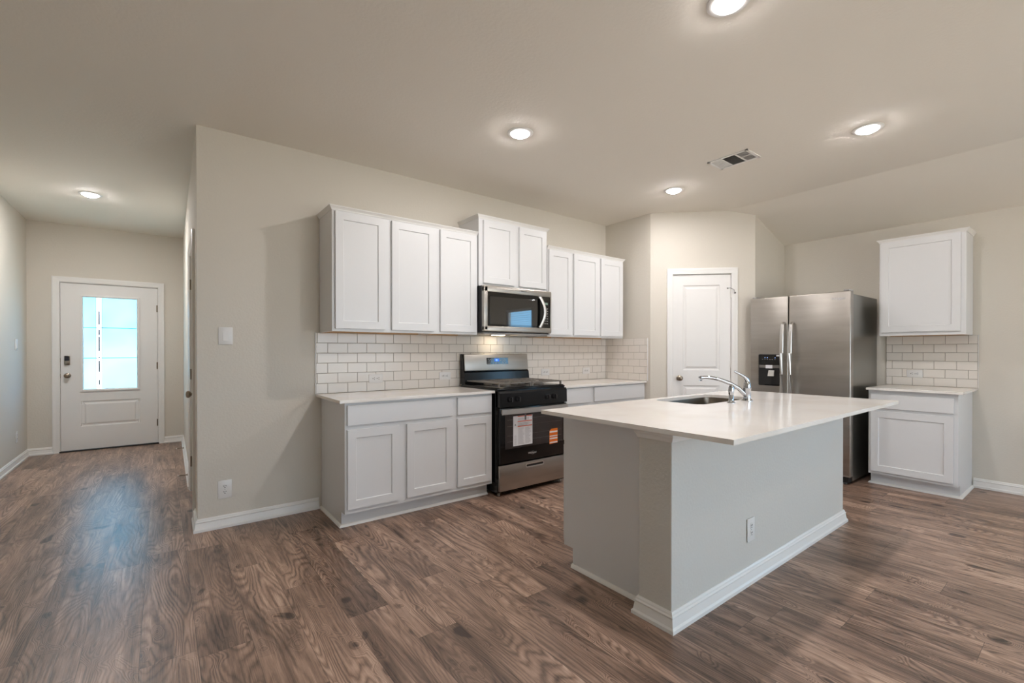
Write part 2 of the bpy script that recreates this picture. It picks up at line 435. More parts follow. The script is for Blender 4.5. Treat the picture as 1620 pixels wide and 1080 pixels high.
def panel_face(t, x0, x1, z0, z1, y):
    """raised panel: moulded sunk border and flat raised field, as a separate closed lump in front of plane y"""
    pass
def slab_with_panels(w, h, th, panels, z0=0):
    """door slab, front at y=0, sunk mouldings round each panel (x0,x1,z0,z1); panels of kind 'open' are cut through"""
    xs = sorted({0, w} | {p[0] for p in panels} | {p[1] for p in panels}); zs = sorted({z0, z0+h} | {p[2] for p in panels} | {p[3] for p in panels})
    t = bmesh.new(); V = {}
    def v(x, y, z):
        k = (round(x, 5), round(y, 5), round(z, 5))
        if k not in V: V[k] = t.verts.new(k)
        return V[k]
    def quad(*a): t.faces.new([v(*q) for q in a])
    for i in range(len(xs)-1):
        for j in range(len(zs)-1):
            a, b, c, d = xs[i], xs[i+1], zs[j], zs[j+1]; mx, mz = (a+b)/2, (c+d)/2
            P = [p for p in panels if p[0] < mx < p[1] and p[2] < mz < p[3]]
            if P and P[0][4] == 'open':
                if i and (a, c, d) and abs(a-P[0][0]) < 1e-6: quad((a, 0, c), (a, 0, d), (a, th, d), (a, th, c))
                if abs(b-P[0][1]) < 1e-6: quad((b, 0, c), (b, 0, d), (b, th, d), (b, th, c))
                if abs(c-P[0][2]) < 1e-6: quad((a, 0, c), (b, 0, c), (b, th, c), (a, th, c))
                if abs(d-P[0][3]) < 1e-6: quad((a, 0, d), (b, 0, d), (b, th, d), (a, th, d))
                continue
            quad((a, th, c), (b, th, c), (b, th, d), (a, th, d))
            if not P: quad((a, 0, c), (b, 0, c), (b, 0, d), (a, 0, d)); continue
            # concentric loops: (inset, depth)
            lp = [(0, 0), (.006, .007), (.020, .009), (.040, .002), (.042, .0015)]
            R = [[(a+o, y, c+o), (b-o, y, c+o), (b-o, y, d-o), (a+o, y, d-o)] for o, y in lp]
            for A, B in zip(R, R[1:]):
                for k in range(4): q = (k+1) % 4; quad(A[k], A[q], B[q], B[k])
            quad(*R[-1])
    for i in range(len(xs)-1):
        a, b = xs[i], xs[i+1]
        for z in (z0, z0+h): quad((a, 0, z), (b, 0, z), (b, th, z), (a, th, z))
    for j in range(len(zs)-1):
        c, d = zs[j], zs[j+1]
        for x in (0, w): quad((x, 0, c), (x, 0, d), (x, th, d), (x, th, c))
    m = MB(); m.add(t); return m
def hinge(m, x, z, y=0): m.cyl((x, y-.005, z), .0065, .09, n=10); m.box(x-.014, x+.014, y-.0015, y+.001, z-.044, z+.044); return m
def knob(parent, x, z, y, m=NICKEL, name='door_knob', r=.027):
    return MB().lathe([(.031, 0), (.031, .004), (.024, .008), (.011, .012), (.010, .03), (.018, .036), (r, .046), (r, .056), (.02, .064), (.006, .067), (0, .0672)], (x, y, z), axis='-Y').build(name, m, parent, smooth=True)

# ------------------------------------------------------------------ front door (door_1)
d1 = sthing('door_1', (-.956, YF, 0))
W1 = .923
s1 = slab_with_panels(W1, 2.03, .044, [(.184, .728, .736, 1.901, 'open'), (.171, .741, .296, .606, 'p')], .016)
s1.build('door_slab', DOORP, d1, loc=(0, .02, 0))
jm = MB(); jm.box(-.019, -.003, 0, .12, 0, 2.065); jm.box(W1+.003, W1+.019, 0, .12, 0, 2.065); jm.box(-.019, W1+.019, 0, .12, 2.049, 2.065)
jm.box(-.01, .012, .0655, .08, 0, 2.06); jm.box(W1-.012, W1+.01, .0655, .08, 0, 2.06); jm.box(-.01, W1+.01, .0655, .08, 2.035, 2.06)
jm.build('door_frame', TRIM, d1)
casing('door_casing', -.008, W1+.008, 2.054, d1)
g = MB().sweep([(.184, .736), (.184, 1.901), (.728, 1.901), (.728, .736)], [(-.012, .002), (-.012, .012), (.004, .014), (.016, .008), (.020, 0), (.020, -.001), (-.012, -.001)], closed=True, f=lambda u, v, w: (u, .02-w, v))
g.build('glass_frame', DOORP, d1)
# frosted lite in its zones
pn = MB()
gx0, gx1, gz0, gz1 = .184, .728, .736, 1.901
sx0, sx1 = .318, .372
zz = [.736, 1.135, 1.512, 1.901]
for a, b in ((gx0, sx0), (sx1, gx1)):
    for c, e in zip(zz, zz[1:]): pn.box(a, b, .038, .044, c, e)
pane = pn.build('glass_pane', FROST, d1)
MB().box(sx0, sx1, .038, .044, gz0, gz1).build('clear_strip', GLASS, d1)['label'] = 'clear bevelled glass strip'
cm_ = MB()
for z in zz[1:3]: cm_.box(gx0, gx1, .034, .0375, z-.004, z+.004)
for x in (sx0, sx1): cm_.box(x-.002, x+.002, .034, .0375, gz0, gz1)
cm_.build('came', CAME, d1)['label'] = 'blue-green line in the glass'
bv = MB()
for a, b in ((1.55, 1.72), (1.42, 1.49), (1.22, 1.40), (1.137, 1.15), (.80, .86), (.96, 1.1)): bv.box(.338, .352, .045, .05, a, b)
bv.build('outdoor_shape', OUTDOORD, d1)  # dark bars stand in for outdoor objects seen through the clear strip
hm = MB()
for z in (.28, 1.03, 1.78): hinge(hm, W1+.001, z, .02)
hm.build('hinge', NICKEL, d1, smooth=True)
kp = MB().box(.034, .084, -.006, .0195, 1.055, 1.165, .006).build('deadbolt', NICKEL, d1, smooth=True)
MB().box(.038, .080, -.0085, -.005, 1.105, 1.162, .003).build('keypad', KEYP, kp)
MB().lathe([(.014, 0), (.014, .006), (.005, .008), (.005, .02), (0, .02)], (.059, -.006, 1.08), axis='-Y').build('thumb_turn', NICKEL, kp, smooth=True)
knob(d1, .060, .925, .02)
MB().box(-.003, .0, .01, .03, .9, .95).box(-.003, 0, .01, .03, 1.09, 1.14).build('strike_plate', NICKEL, d1)
MB().box(-.019, W1+.019, -.01, .12, .0, .014, .004).build('threshold', BLACKM, d1)

# ------------------------------------------------------------------ pantry door (door_2)
d2 = sthing('door_2', (XP + .243/R2, YP - .243/R2, 0), -PI/4)
W2 = .604
slab_with_panels(W2, 2.045, .035, [(.107, .492, 1.012, 1.942, 'p'), (.107, .492, .24, .846, 'p')], .012).build('door_slab', DOORP, d2, loc=(0, .012, 0))
jm = MB(); jm.box(-.018, -.003, 0, .1, 0, 2.078); jm.box(W2+.003, W2+.018, 0, .1, 0, 2.078); jm.box(-.018, W2+.018, 0, .1, 2.062, 2.078); jm.box(-.01, .012, .048, .06, 0, 2.07); jm.box(W2-.012, W2+.01, .048, .06, 0, 2.07); jm.box(-.01, W2+.01, .048, .06, 2.045, 2.07); jm.build('door_frame', TRIM, d2)
casing('door_casing', -.003, W2+.003, 2.063, d2)
knob(d2, .069, .925, .012)
hm = MB()
for z in (1.845, 1.085, .25): hinge(hm, W2+.0015, z, .012)
hm.build('hinge', TRIM, d2, smooth=True)
st = MB().tube([(W2+.002, .0, 1.905), (W2-.02, -.028, 1.903), (W2-.045, -.035, 1.898)], .0035, 8)
st.tube([(W2+.002, .0, 1.90), (W2+.02, -.03, 1.885), (W2+.028, -.035, 1.85)], .0035, 8)
st.cyl((W2-.047, -.034, 1.898), .007, .012, 'Y', 12); st.cyl((W2+.029, -.032, 1.848), .009, .014, 'Y', 12)
st.build('hinge_stop', CHROME, d2, smooth=True)['label'] = 'chrome hinge-pin door stop'
MB().box(-.003, 0, .008, .02, .89, .96).build('latch_plate', NICKEL, d2)

# ------------------------------------------------------------------ hall closet door (door_3)
hp = hall_pt(1.135)
d3 = sthing('door_3', (hp[0], hp[1], 0), -PI/2 + HANG)
W3 = .77
slab_with_panels(W3, 2.03, .035, [(.12, .65, 1.0, 1.9, 'p'), (.12, .65, .22, .83, 'p')], .012).build('door_slab', DOORP, d3, loc=(0, .012, 0))
jm = MB(); jm.box(-.016, -.002, 0, .115, 0, 2.058); jm.box(W3+.002, W3+.016, 0, .115, 0, 2.058); jm.box(-.016, W3+.016, 0, .115, 2.044, 2.058); jm.box(-.01, .012, .048, .06, 0, 2.05); jm.box(W3-.012, W3+.01, .048, .06, 0, 2.05); jm.box(-.01, W3+.01, .048, .06, 2.03, 2.05); jm.build('door_frame', TRIM, d3)
casing('door_casing', -.003, W3+.003, 2.046, d3)
knob(d3, W3-.065, .90, .012)
hm = MB()
for z in (.26, 1.02, 1.80): hinge(hm, -.001, z, .004)
hm.build('hinge', NICKEL, d3, smooth=True)

# ------------------------------------------------------------------ windows behind the camera
def window(name, loc, rz, w, h, mull, blinds=True):
    r = sthing(name, loc, rz)
    m = MB()
    m.box(0, .04, .03, .09, 0, h); m.box(w-.04, w, .03, .09, 0, h); m.box(0, w, .03, .09, 0, .04); m.box(0, w, .03, .09, h-.04, h)
    for k in mull: m.box(w*k-.03, w*k+.03, .03, .09, 0, h)
    m.box(0, w, .04, .08, h*.5-.02, h*.5+.02)
    m.build('window_frame', TRIM, r)
    MB().box(.02, w-.02, .058, .062, .02, h-.02).build('glass_pane', GLASS, r)
    MB().box(-.03, w+.03, -.05, .03, -.022, 0, .004).build('window_sill', TRIM, r)
    return r
window('window_1', (XR, WIN1[1], WIN1[2]), -PI/2, WIN1[1]-WIN1[0], WIN1[3]-WIN1[2], [])
window('window_2', (WIN2[1], YB, WIN2[2]), PI, WIN2[1]-WIN2[0], WIN2[3]-WIN2[2], [1/3, 2/3])
bl = thing('window_blind', 'white slatted blind hanging in the window beyond the refrigerator wall', 'blind', (XR+.02, WIN1[1]-.01, WIN1[2]), -PI/2)
sl = MB()
wbl = WIN1[1]-WIN1[0]-.02
k = 0
while .03 + k*.043 < WIN1[3]-WIN1[2]-.05:
    z = .03 + k*.043; sl.prism([(-.02, z), (.02, z+.002), (.02, z+.004), (-.02, z+.002)], .005, wbl-.005, 'YZ'); k += 1
sl.build('slat', TRIM, bl)
MB().box(.0, wbl, -.02, .02, WIN1[3]-WIN1[2]-.05, WIN1[3]-WIN1[2]-.002).build('head_rail', TRIM, bl)

# ------------------------------------------------------------------ ceiling lights
def recessed(name='recessed_light'):
    r = thing(name, 'x', 'ceiling light', (0, 0, HC))
    MB().lathe([(.090, 0), (.090, -.0025), (.086, -.005), (.070, -.0055), (.066, -.0055), (.066, 0)], n=48).build('trim_ring', TRIM, r, smooth=True)
    MB().lathe([(.0655, -.002), (.0655, -.008), (.060, -.014), (.048, -.019), (.037, -.0205), (.037, -.0205)], n=40).build('lens', LENS0, r, smooth=True)
    MB().lathe([(.036, -.0195), (.036, -.0225), (.02, -.0235), (0, -.0238)], n=32).build('led_core', LENS, r, smooth=True)
    return r
proto = recessed()
spots = [(1.998, 2.511, 'round recessed light in the ceiling in front of the microwave'),
         (3.85, 1.012, 'round recessed ceiling light over the refrigerator end of the island'),
         (3.86, 2.513, 'small-looking round recessed light in the ceiling near the pantry door wall'),
         (1.970, 1.016, 'round recessed light cut by the top edge of the photo over the island'),
         (-.538, 6.03, 'round recessed light in the hall ceiling before the front door')]
def relens(o, m):
    for ch in o.children:
        if ch.name.startswith('led_core'): ch.material_slots[0].link = 'OBJECT'; ch.material_slots[0].material = m
for i, (x, y, lb) in enumerate(spots):
    o = proto if i == 0 else copy_tree(proto)
    o.location = (x, y, HC); o['label'] = lb; o['group'] = 'recessed ceiling lights'
    if y > 5: relens(o, LENS_H)
for i, (x, y) in enumerate([(1.2, -.49), (3.85, -.49)]):
    o = copy_tree(proto); o.location = (x, y, HC); o['group'] = 'recessed ceiling lights'; relens(o, LENS_L)
    o['label'] = ['round recessed living room light closer to the hall wall', 'round recessed living room light closer to the blind window'][i]

# ceiling vent
v = thing('ceiling_vent', 'white rectangular air register in the ceiling with three louvred sections', 'vent', (3.618, 1.821, HC))
vw, vh = .112, .160      # half sizes x, y
m = MB()
for a in ((-vw, vw, -vh, -vh+.022), (-vw, vw, vh-.022, vh), (-vw, -vw+.02, -vh, vh), (vw-.02, vw, -vh, vh), (-vw, vw, -.060, -.050), (-vw, vw, .050, .060)): m.box(*a, -.007, 0, .001)
m.build('frame', TRIM, v)
MB().box(-vw+.015, vw-.015, -vh+.015, vh-.015, -.002, 0).build('backing', VENTD, v)
for (a, b, tilt) in ((-vh+.022, -.060, .003), (-.050, .050, .0), (.060, vh-.022, -.003)):
    lm = MB(); n = 7 if tilt else 16
    if tilt:
        for k in range(n):
            y = a + (k+.5)*(b-a)/n; lm.prism([(y-.002, -.007), (y+.001, -.007), (y+.002+tilt, -.002), (y-.001+tilt, -.002)], -vw+.02, vw-.02, 'YZ')
        lm.box(-.004, .004, a, b, -.006, -.002)
    else:
        for k in range(n):
            x = -vw+.02 + (k+.5)*(2*vw-.04)/n; lm.prism([(x-.001, -.006), (x, -.006), (x+.003, -.002), (x+.002, -.002)], a, b, 'XZ')
    lm.build('louver', TRIM if tilt else BTN, v)

# ------------------------------------------------------------------ cabinets
def shaker_mb(w, h, th=.019, rail=.057, rec=.0075):
    t = bmesh.new(); bmesh.ops.create_cube(t, size=1)
    for v_ in t.verts: v_.co = Vector(((v_.co.x+.5)*w, (v_.co.y-.5)*th, (v_.co.z+.5)*h))   # front at y=-th
    fr = [f for f in t.faces if f.normal.y < -.5]
    bmesh.ops.inset_region(t, faces=fr, thickness=rail, depth=0, use_even_offset=True)
    bmesh.ops.inset_region(t, faces=fr, thickness=.004, depth=-rec, use_even_offset=True)
    oe = [e for e in t.edges if all(abs(q.co.y+th) < 1e-5 and (abs(q.co.x) < 1e-5 or abs(q.co.x-w) < 1e-5 or abs(q.co.z) < 1e-5 or abs(q.co.z-h) < 1e-5) for q in e.verts)]
    bmesh.ops.bevel(t, geom=oe, offset=.002, segments=2, affect='EDGES')
    m = MB(); m.add(t); return m
def door(parent, x0, x1, z0, z1, name='door', **k): return shaker_mb(x1-x0, z1-z0, **k).build(name, CAB, parent, loc=(x0, 0, z0))
def drawer(parent, x0, x1, z0, z1): return MB().box(x0, x1, -.019, 0, z0, z1, .002).build('drawer', CAB, parent)
CROWN = [(0, -.030), (.004, -.030), (.007, -.022), (.016, -.010), (.020, -.006), (.022, 0), (0, 0)]
def base_cab(loc, rz, x0, x1, doors, drawers, label, left_end=False, right_end=False, depth=.57, grp='white base cabinets', shoe=True):
    """local frame: front face at y=0, x from x0 to x1"""
    r = thing('base_cabinet', label, 'cabinet', loc, rz, grp)
    m = MB(); m.box(x0, x1, 0, depth, .105, .868)
    m.box(x0, x1, .075, depth, 0, .105); m.build('body', CAB, r)
    for a, b, c, e in drawers: drawer(r, a, b, c, e)
    for a, b, c, e in doors: door(r, a, b, c, e)
    p = [(x1, .075), (x0, .075)]
    path = [(x0, depth-.002)] if left_end else []
    path += [(x0, .075), (x1, .075)]
    if right_end: path += [(x1, depth-.002)]
    path = path[::1]
    MB().sweep(path, QR).build('shoe_molding', TRIM, r, smooth=True)
    return r
YBF = 3.165
base_cab((0, YBF, 0), 0, .992, 1.848, [(1.006, 1.381, .137, .682), (1.440, 1.826, .137, .682)], [(1.006, 1.826, .712, .850)],
         'white two-door base cabinet with one wide drawer at the end of the counter run', left_end=True)
base_cab((0, YBF, 0), 0, 1.848, 2.212, [(1.872, 2.200, .137, .682)], [(1.872, 2.200, .712, .850)],
         'narrow white one-door base cabinet against the side of the range')
base_cab((0, YBF, 0), 0, 3.020, 3.435, [(3.056, 3.412, .137, .682)], [(3.056, 3.412, .712, .858)],
         'narrow white base cabinet on the pantry side of the range, mostly behind the island')
base_cab((0, YBF, 0), 0, 3.435, 4.302, [(3.463, 3.84, .137, .682), (3.90, 4.277, .137, .682)], [(3.463, 4.277, .712, .858)],
         'wide white base cabinet in the corner beside the pantry, mostly behind the island')
base_cab((5.17, 1.343, 0), -PI/2, 0, .598, [(.018, .572, .130, .680)], [(.018, .572, .706, .832)],
         'single white base cabinet with one door between refrigerator and bare wall', left_end=True, right_end=True, depth=.628)

def countertop(path_poly, label, bev=.003):
    t = bmesh.new(); vs = [t.verts.new((x, y, CZ)) for x, y in path_poly]; f = t.faces.new(vs)
    r = bmesh.ops.extrude_face_region(t, geom=[f]); 
    for q in r['geom']:
        if isinstance(q, bmesh.types.BMVert): q.co.z = CZ-.0205
    bmesh.ops.bevel(t, geom=[e for e in t.edges], offset=.0018, segments=2, affect='EDGES')
    m = MB(); m.add(t); return tag(m.build('countertop', QUARTZ), label, 'countertop')
countertop([(.950, 3.134), (2.226, 3.134), (2.226, 3.737), (.950, 3.737)], 'white quartz countertop between the bare wall and the range')
countertop([(3.006, 3.134), (4.305, 3.134), (4.305, 3.737), (3.006, 3.737)], 'white quartz countertop in the corner between range and pantry')
countertop([(5.125, .711), (5.798, .711), (5.798, 1.353), (5.125, 1.353)], 'small white quartz countertop beside the refrigerator')

def upper_cab(loc, rz, x0, x1, z0, z1, doors, label, depth=.325, ends=(0, 0), crown=.012, grp='white wall cabinets'):
    r = thing('wall_cabinet', label, 'cabinet', loc, rz, grp)
    # face frame hangs a little below the floor of the box
    m = MB(); m.box(x0, x1, 0, .02, z0, z1); m.box(x0, x0+.016, .02, depth, z0, z1); m.box(x1-.016, x1, .02, depth, z0, z1)
    m.box(x0, x1, .02, depth, z1-.016, z1); m.build('body', CAB, r)
    MB().box(x0+.016, x1-.016, .02, depth, z0+.012, z0+.024).box(x0+.016, x1-.016, depth-.02, depth, z0-.0, z0+.012).build('bottom_panel', CABIN, r)['label'] = 'unpainted wood underside'
    for a, b, c, e in doors: door(r, a, b, c, e)
    path = [(x0, depth)] if ends[0] else []
    path += [(x0, 0), (x1, 0)] + ([(x1, depth)] if ends[1] else [])
    MB().sweep(path, [(o, z1+crown+z) for o, z in CROWN]).build('crown_molding', TRIM, r, smooth=False)
    MB().box(x0, x1, 0.0, depth, z1, z1+crown-.004).build('top_panel', CAB, r)
    return r
YUF = 3.41
upper_cab((0, YUF, 0), 0, .980, 1.822, UZ-.006, 2.262, [(1.000, 1.376, 1.386, 2.236), (1.428, 1.802, 1.386, 2.236)], 'tall two-door white wall cabinet nearest the light switch', ends=(1, 0))
upper_cab((0, YUF, 0), 0, 1.822, 2.226, UZ-.006, 2.262, [(1.852, 2.206, 1.386, 2.236)], 'narrow one-door white wall cabinet on the hall side of the microwave')
upper_cab((0, YUF-.004, 0), 0, 2.240, 3.047, 1.805, 2.422, [(2.283, 2.634, 1.830, 2.390), (2.690, 3.030, 1.830, 2.390)], 'raised two-door white wall cabinet above the microwave', ends=(1, 1), depth=.329)
upper_cab((0, YUF, 0), 0, 3.056, 3.410, UZ-.006, 2.262, [(3.070, 3.390, 1.386, 2.236)], 'narrow one-door white wall cabinet on the pantry side of the microwave')
upper_cab((0, YUF, 0), 0, 3.410, 4.222, UZ-.006, 2.262, [(3.420, 3.800, 1.386, 2.236), (3.838, 4.206, 1.386, 2.236)], 'two-door white wall cabinet nearest the pantry', ends=(0, 1))
upper_cab((5.482, 1.343, 0), -PI/2, 0, .598, UZ-.006, 2.268, [(.014, .566, 1.398, 2.250)], 'single-door white wall cabinet above the small counter beside the refrigerator', depth=.316, ends=(1, 1))

# ------------------------------------------------------------------ tile backsplashes
def tiles(m, gm, Lw, z0, z1, f, rows=6, par=0, off=.09, holes=()):
    """tiles as low bevelled pillows along 0..Lw, local (s, depth, z); f maps to world"""
    rh = (z1-z0)/rows; tw, gp = .1524+.003, .0032
    for r in range(rows):
        o = off + (tw/2 if (r+par) % 2 else 0) - 2*tw
        za, zb = z0+r*rh+gp/2, z0+(r+1)*rh-gp/2
        while o < Lw:
            a, b = max(o, 0)+gp/2, min(o+tw, Lw)-gp/2; o += tw
            if b-a < .004: continue
            t = bmesh.new(); fr, bk = -.0085, -.001; e = .0016
            A = [t.verts.new(f(*q)) for q in ((a, bk, za), (b, bk, za), (b, bk, zb), (a, bk, zb))]
            B = [t.verts.new(f(*q)) for q in ((a, fr+e, za), (b, fr+e, za), (b, fr+e, zb), (a, fr+e, zb))]
            D = [t.verts.new(f(*q)) for q in ((a+e, fr, za+e), (b-e, fr, za+e), (b-e, fr, zb-e), (a+e, fr, zb-e))]
            for P, Q in ((A, B), (B, D)):
                for k in range(4): j = (k+1) % 4; t.faces.new((P[k], P[j], Q[j], Q[k]))
            t.faces.new(D); m.add(t)
def backsplash(label, segs, trims):
    r = thing('tile_backsplash', label, 'backsplash', (0, 0, 0))
    m = MB(); g_ = MB()
    for (Lw, f, par, off) in segs:
        tiles(m, g_, Lw, CZ+.001, UZ-.007 if True else UZ, f, 6, par, off)
        c = [f(0, -.006, CZ), f(Lw, 0, UZ-.007)]
        g_.box(min(c[0][0], c[1][0]), max(c[0][0], c[1][0]), min(c[0][1], c[1][1]), max(c[0][1], c[1][1]), CZ+.0005, UZ-.007)
    m.build('tile_field', TILE, r); g_.build('grout', GROUT, r)
    for b in trims: MB().box(*b).build('edge_trim', PLATE, r)
    return r
f1 = lambda s_, d, z: (.951+s_, YW-.0006+d, z)
f2 = lambda s_, d, z: (XP+d, YW-.009-s_, z)
backsplash('long white subway tile backsplash along the range wall', [(XP-.951-.0005, f1, 0, .0875)], [(.946, .951, YW-.01, YW, CZ+.0005, UZ-.005)])
backsplash('short white subway tile backsplash on the pantry side wall, at the corner', [(YW-.0095-3.128, f2, 0, .03)], [(XP-.01, XP, 3.123, 3.128, CZ+.0005, UZ-.005)])
f3 = lambda s_, d, z: (XR+d, 1.363-s_, z)
backsplash('small white subway tile backsplash between refrigerator and bare wall', [(1.363-.711, f3, 0, .048)], [(XR-.01, XR, .706, .711, CZ+.0005, UZ-.005)])

# ------------------------------------------------------------------ outlets and switches
def outlet(loc, rz, label, horiz=False, w=.078, h=.122, name='wall_outlet'):
    r = thing(name, label, 'outlet', loc, rz)
    if horiz: w, h = h, w
    MB().box(-w/2, w/2, -.006, 0, -h/2, h/2, .0025).build('cover_plate', PLATE, r, smooth=True)
    for s_ in (-1, 1):
        cx, cz = (s_*.0195, 0) if horiz else (0, s_*.0195)
        f = MB(); 
        f.cyl((cx, -.0065, cz), .0168, .003, 'Y', 28); sk = f.build('receptacle', PLATE, r, smooth=True)
        q = MB()
        for dx, dz, ww, hh in ((-.0065, .004, .0032, .009), (.0065, .004, .0032, .0075)):
            a, b, c, e = (dx, dz, ww, hh) if not horiz else (dz, -dx, hh, ww)
            q.box(cx+a-c/2, cx+a+c/2, -.0086, -.0075, cz+b-e/2, cz+b+e/2)
        gx, gz = (0, -.0075) if not horiz else (-.0075, 0)
        q.cyl((cx+gx, -.0081, cz+gz), .0034, .001, 'Y', 12); q.build('slot', SLOT, sk)
    MB().cyl((0, -.0065, 0), .003, .001, 'Y', 12).build('screw', BTN, r)
    return r
YT = YW-.0088
outlet((.350, YW, .263), 0, 'white wall outlet low on the bare wall beside the base cabinets', w=.084, h=.125)
for x, lb in ((1.426, 'white horizontal outlet in the tiles, farthest from the range on the hall side'), (2.080, 'white horizontal outlet in the tiles just beside the range on the hall side'),
              (3.317, 'white horizontal outlet in the tiles just beside the range on the pantry side'), (3.955, 'white horizontal outlet in the tiles nearest the pantry corner')):
    outlet((x, YT, .993), 0, lb, True, h=.12, w=.072)
outlet((XR-.0088, 1.143, 1.003), -PI/2, 'white horizontal outlet in the small backsplash beside the refrigerator', True, h=.12, w=.072)
outlet((2.481, 1.155, .277), 0, 'white outlet on the island front panel above its baseboard')
outlet((XL, 7.13, .30), PI/2, 'white outlet low on the hall wall near the front door')
def switch(loc, rz, label):
    r = thing('light_switch', label, 'switch', loc, rz)
    MB().box(-.043, .043, -.007, 0, -.060, .060, .0025).build('cover_plate', PLATE, r, smooth=True)
    MB().prism([(-.007, -.033), (-.012, -.033), (-.008, .033), (-.007, .033)], -.0165, .0165, 'YZ').build('rocker', PLATE, r)
    return r
switch((.357, YW, 1.328), 0, 'white rocker light switch on the bare wall at the kitchen corner')
switch((XL, 7.14, 1.29), PI/2, 'white light switch on the hall wall near the front door')
for s_, z, lb in ((1.60, .045, 'spring door stop on the hall baseboard nearer the closet door'), (3.1, .045, 'spring door stop on the hall baseboard nearer the front door')):
    q = hall_pt(s_, .014); ds = thing('door_stop', lb, 'door stop', (q[0], q[1], z), -PI/2+HANG)
    MB().cyl((0, -.004, 0), .01, .008, 'Y', 14).tube([(0, -.006, 0), (0, -.066, 0)], .0045, 10).build('spring', NICKEL, ds, smooth=True)
    MB().cyl((0, -.072, 0), .0075, .014, 'Y', 14, bev=.002).build('tip', PLATE, ds, smooth=True)

# ------------------------------------------------------------------ island
isl = thing('kitchen_island', 'large grey-white kitchen island with textured front wall and white baseboard', 'island', (0, 0, 0))
IX0, IX1, IY0, IY1 = 1.765, 3.884, 1.157, 1.330
MB().box(IX0, IX1, IY0, IY1, 0, .868, .004, 2).build('knee_wall', ISLW, isl)
bx = MB(); bx.box(1.85, 2.60, IY1+.001, 1.915, .105, .868); bx.box(3.42, 3.86, IY1+.001, 1.915, .105, .868); bx.box(1.85, 3.86, IY1+.001, 1.845, 0, .105)
bx.box(2.60, 3.42, IY1+.001, IY1+.02, .105, .868); bx.box(2.60, 3.42, 1.907, 1.915, .105, .868); bx.box(2.60, 3.42, IY1+.02, 1.907, .105, .125)
body = bx.build('cabinet_body', CAB, isl)
MB().sweep([(IX0, IY1-.002), (IX0, IY0), (IX1, IY0), (IX1, IY1-.002)][::-1] if False else [(1.78, IY1), (IX0, IY1), (IX0, IY0), (IX1, IY0), (IX1, IY1), (3.87, IY1)], BASEP).build('baseboard', TRIM, isl)
TR = [(0, .824), (.005, .824), (.008, .830), (.012, .842), (.016, .846), (.016, .856), (.020, .862), (.020, .868), (0, .868)]
MB().sweep([(1.78, IY1), (IX0, IY1), (IX0, IY0), (IX1, IY0), (IX1, IY1), (3.87, IY1)], TR).build('top_trim', TRIM, isl)
MB().sweep([(1.85, 1.845), (1.85, IY1+.02)], QR).build('shoe_molding', TRIM, isl, smooth=True)
MB().sweep([(3.86, IY1+.02), (3.86, 1.845), (1.85, 1.845)], QR).build('toe_shoe_molding', TRIM, isl, smooth=True)
# cabinet fronts on the range side
xf = lambda x: 5.71 - x      # mirrored frame for the rotated fronts
fr = [(1.862, 2.30), (2.34, 2.78), (2.82, 3.26), (3.30, 3.845)]
for k, (a, b) in enumerate(fr):
    dd = shaker_mb(b-a, .55).build('door', CAB, isl, loc=(b, 1.915, .13), rotz=PI)
    MB().box(a, b, 1.915, 1.934, .705, .845, .002).build('drawer', CAB, isl)
# island counter with the sink cut-out
CX0, CX1, CY0, CY1 = 1.705, 3.925, .855, 1.952
SX0, SX1, SY0, SY1 = 2.655, 3.36, 1.535, 1.890
def rrect(x0, x1, y0, y1, r, n=6):
    P = []
    for cx, cy, a in ((x1-r, y1-r, 0), (x0+r, y1-r, 90), (x0+r, y0+r, 180), (x1-r, y0+r, 270)):
        for k in range(n+1): t_ = math.radians(a+90*k/n); P.append((cx+r*math.cos(t_), cy+r*math.sin(t_)))
    return P
def ring_plate(outer, inner, z0, z1):
    """slab with a rounded rectangular hole; outer and inner both start at the +x +y corner and run counter-clockwise"""
    t = bmesh.new(); n = len(inner)//4; F = []
    V = {z: ([t.verts.new((x, y, z)) for x, y in outer], [t.verts.new((x, y, z)) for x, y in inner]) for z in (z0, z1)}
    for z in (z0, z1):
        O, I = V[z]
        for c in range(4):
            A = I[c*n:(c+1)*n]; B = I[((c+1) % 4)*n]
            for k in range(n-1): t.faces.new((O[c], A[k], A[k+1]))
            t.faces.new((O[c], A[-1], B, O[(c+1) % 4]))
    for k in range(4): q = (k+1) % 4; t.faces.new((V[z0][0][k], V[z0][0][q], V[z1][0][q], V[z1][0][k]))
    for k in range(len(inner)): q = (k+1) % len(inner); t.faces.new((V[z0][1][k], V[z0][1][q], V[z1][1][q], V[z1][1][k]))
    m = MB(); m.add(t); return m
m = ring_plate([(CX1, CY1), (CX0, CY1), (CX0, CY0), (CX1, CY0)], rrect(SX0, SX1, SY0, SY1, .07), CZ-.0205, CZ)
tag(m.build('island_countertop', QUARTZ), 'large white quartz countertop overhanging the island', 'countertop')
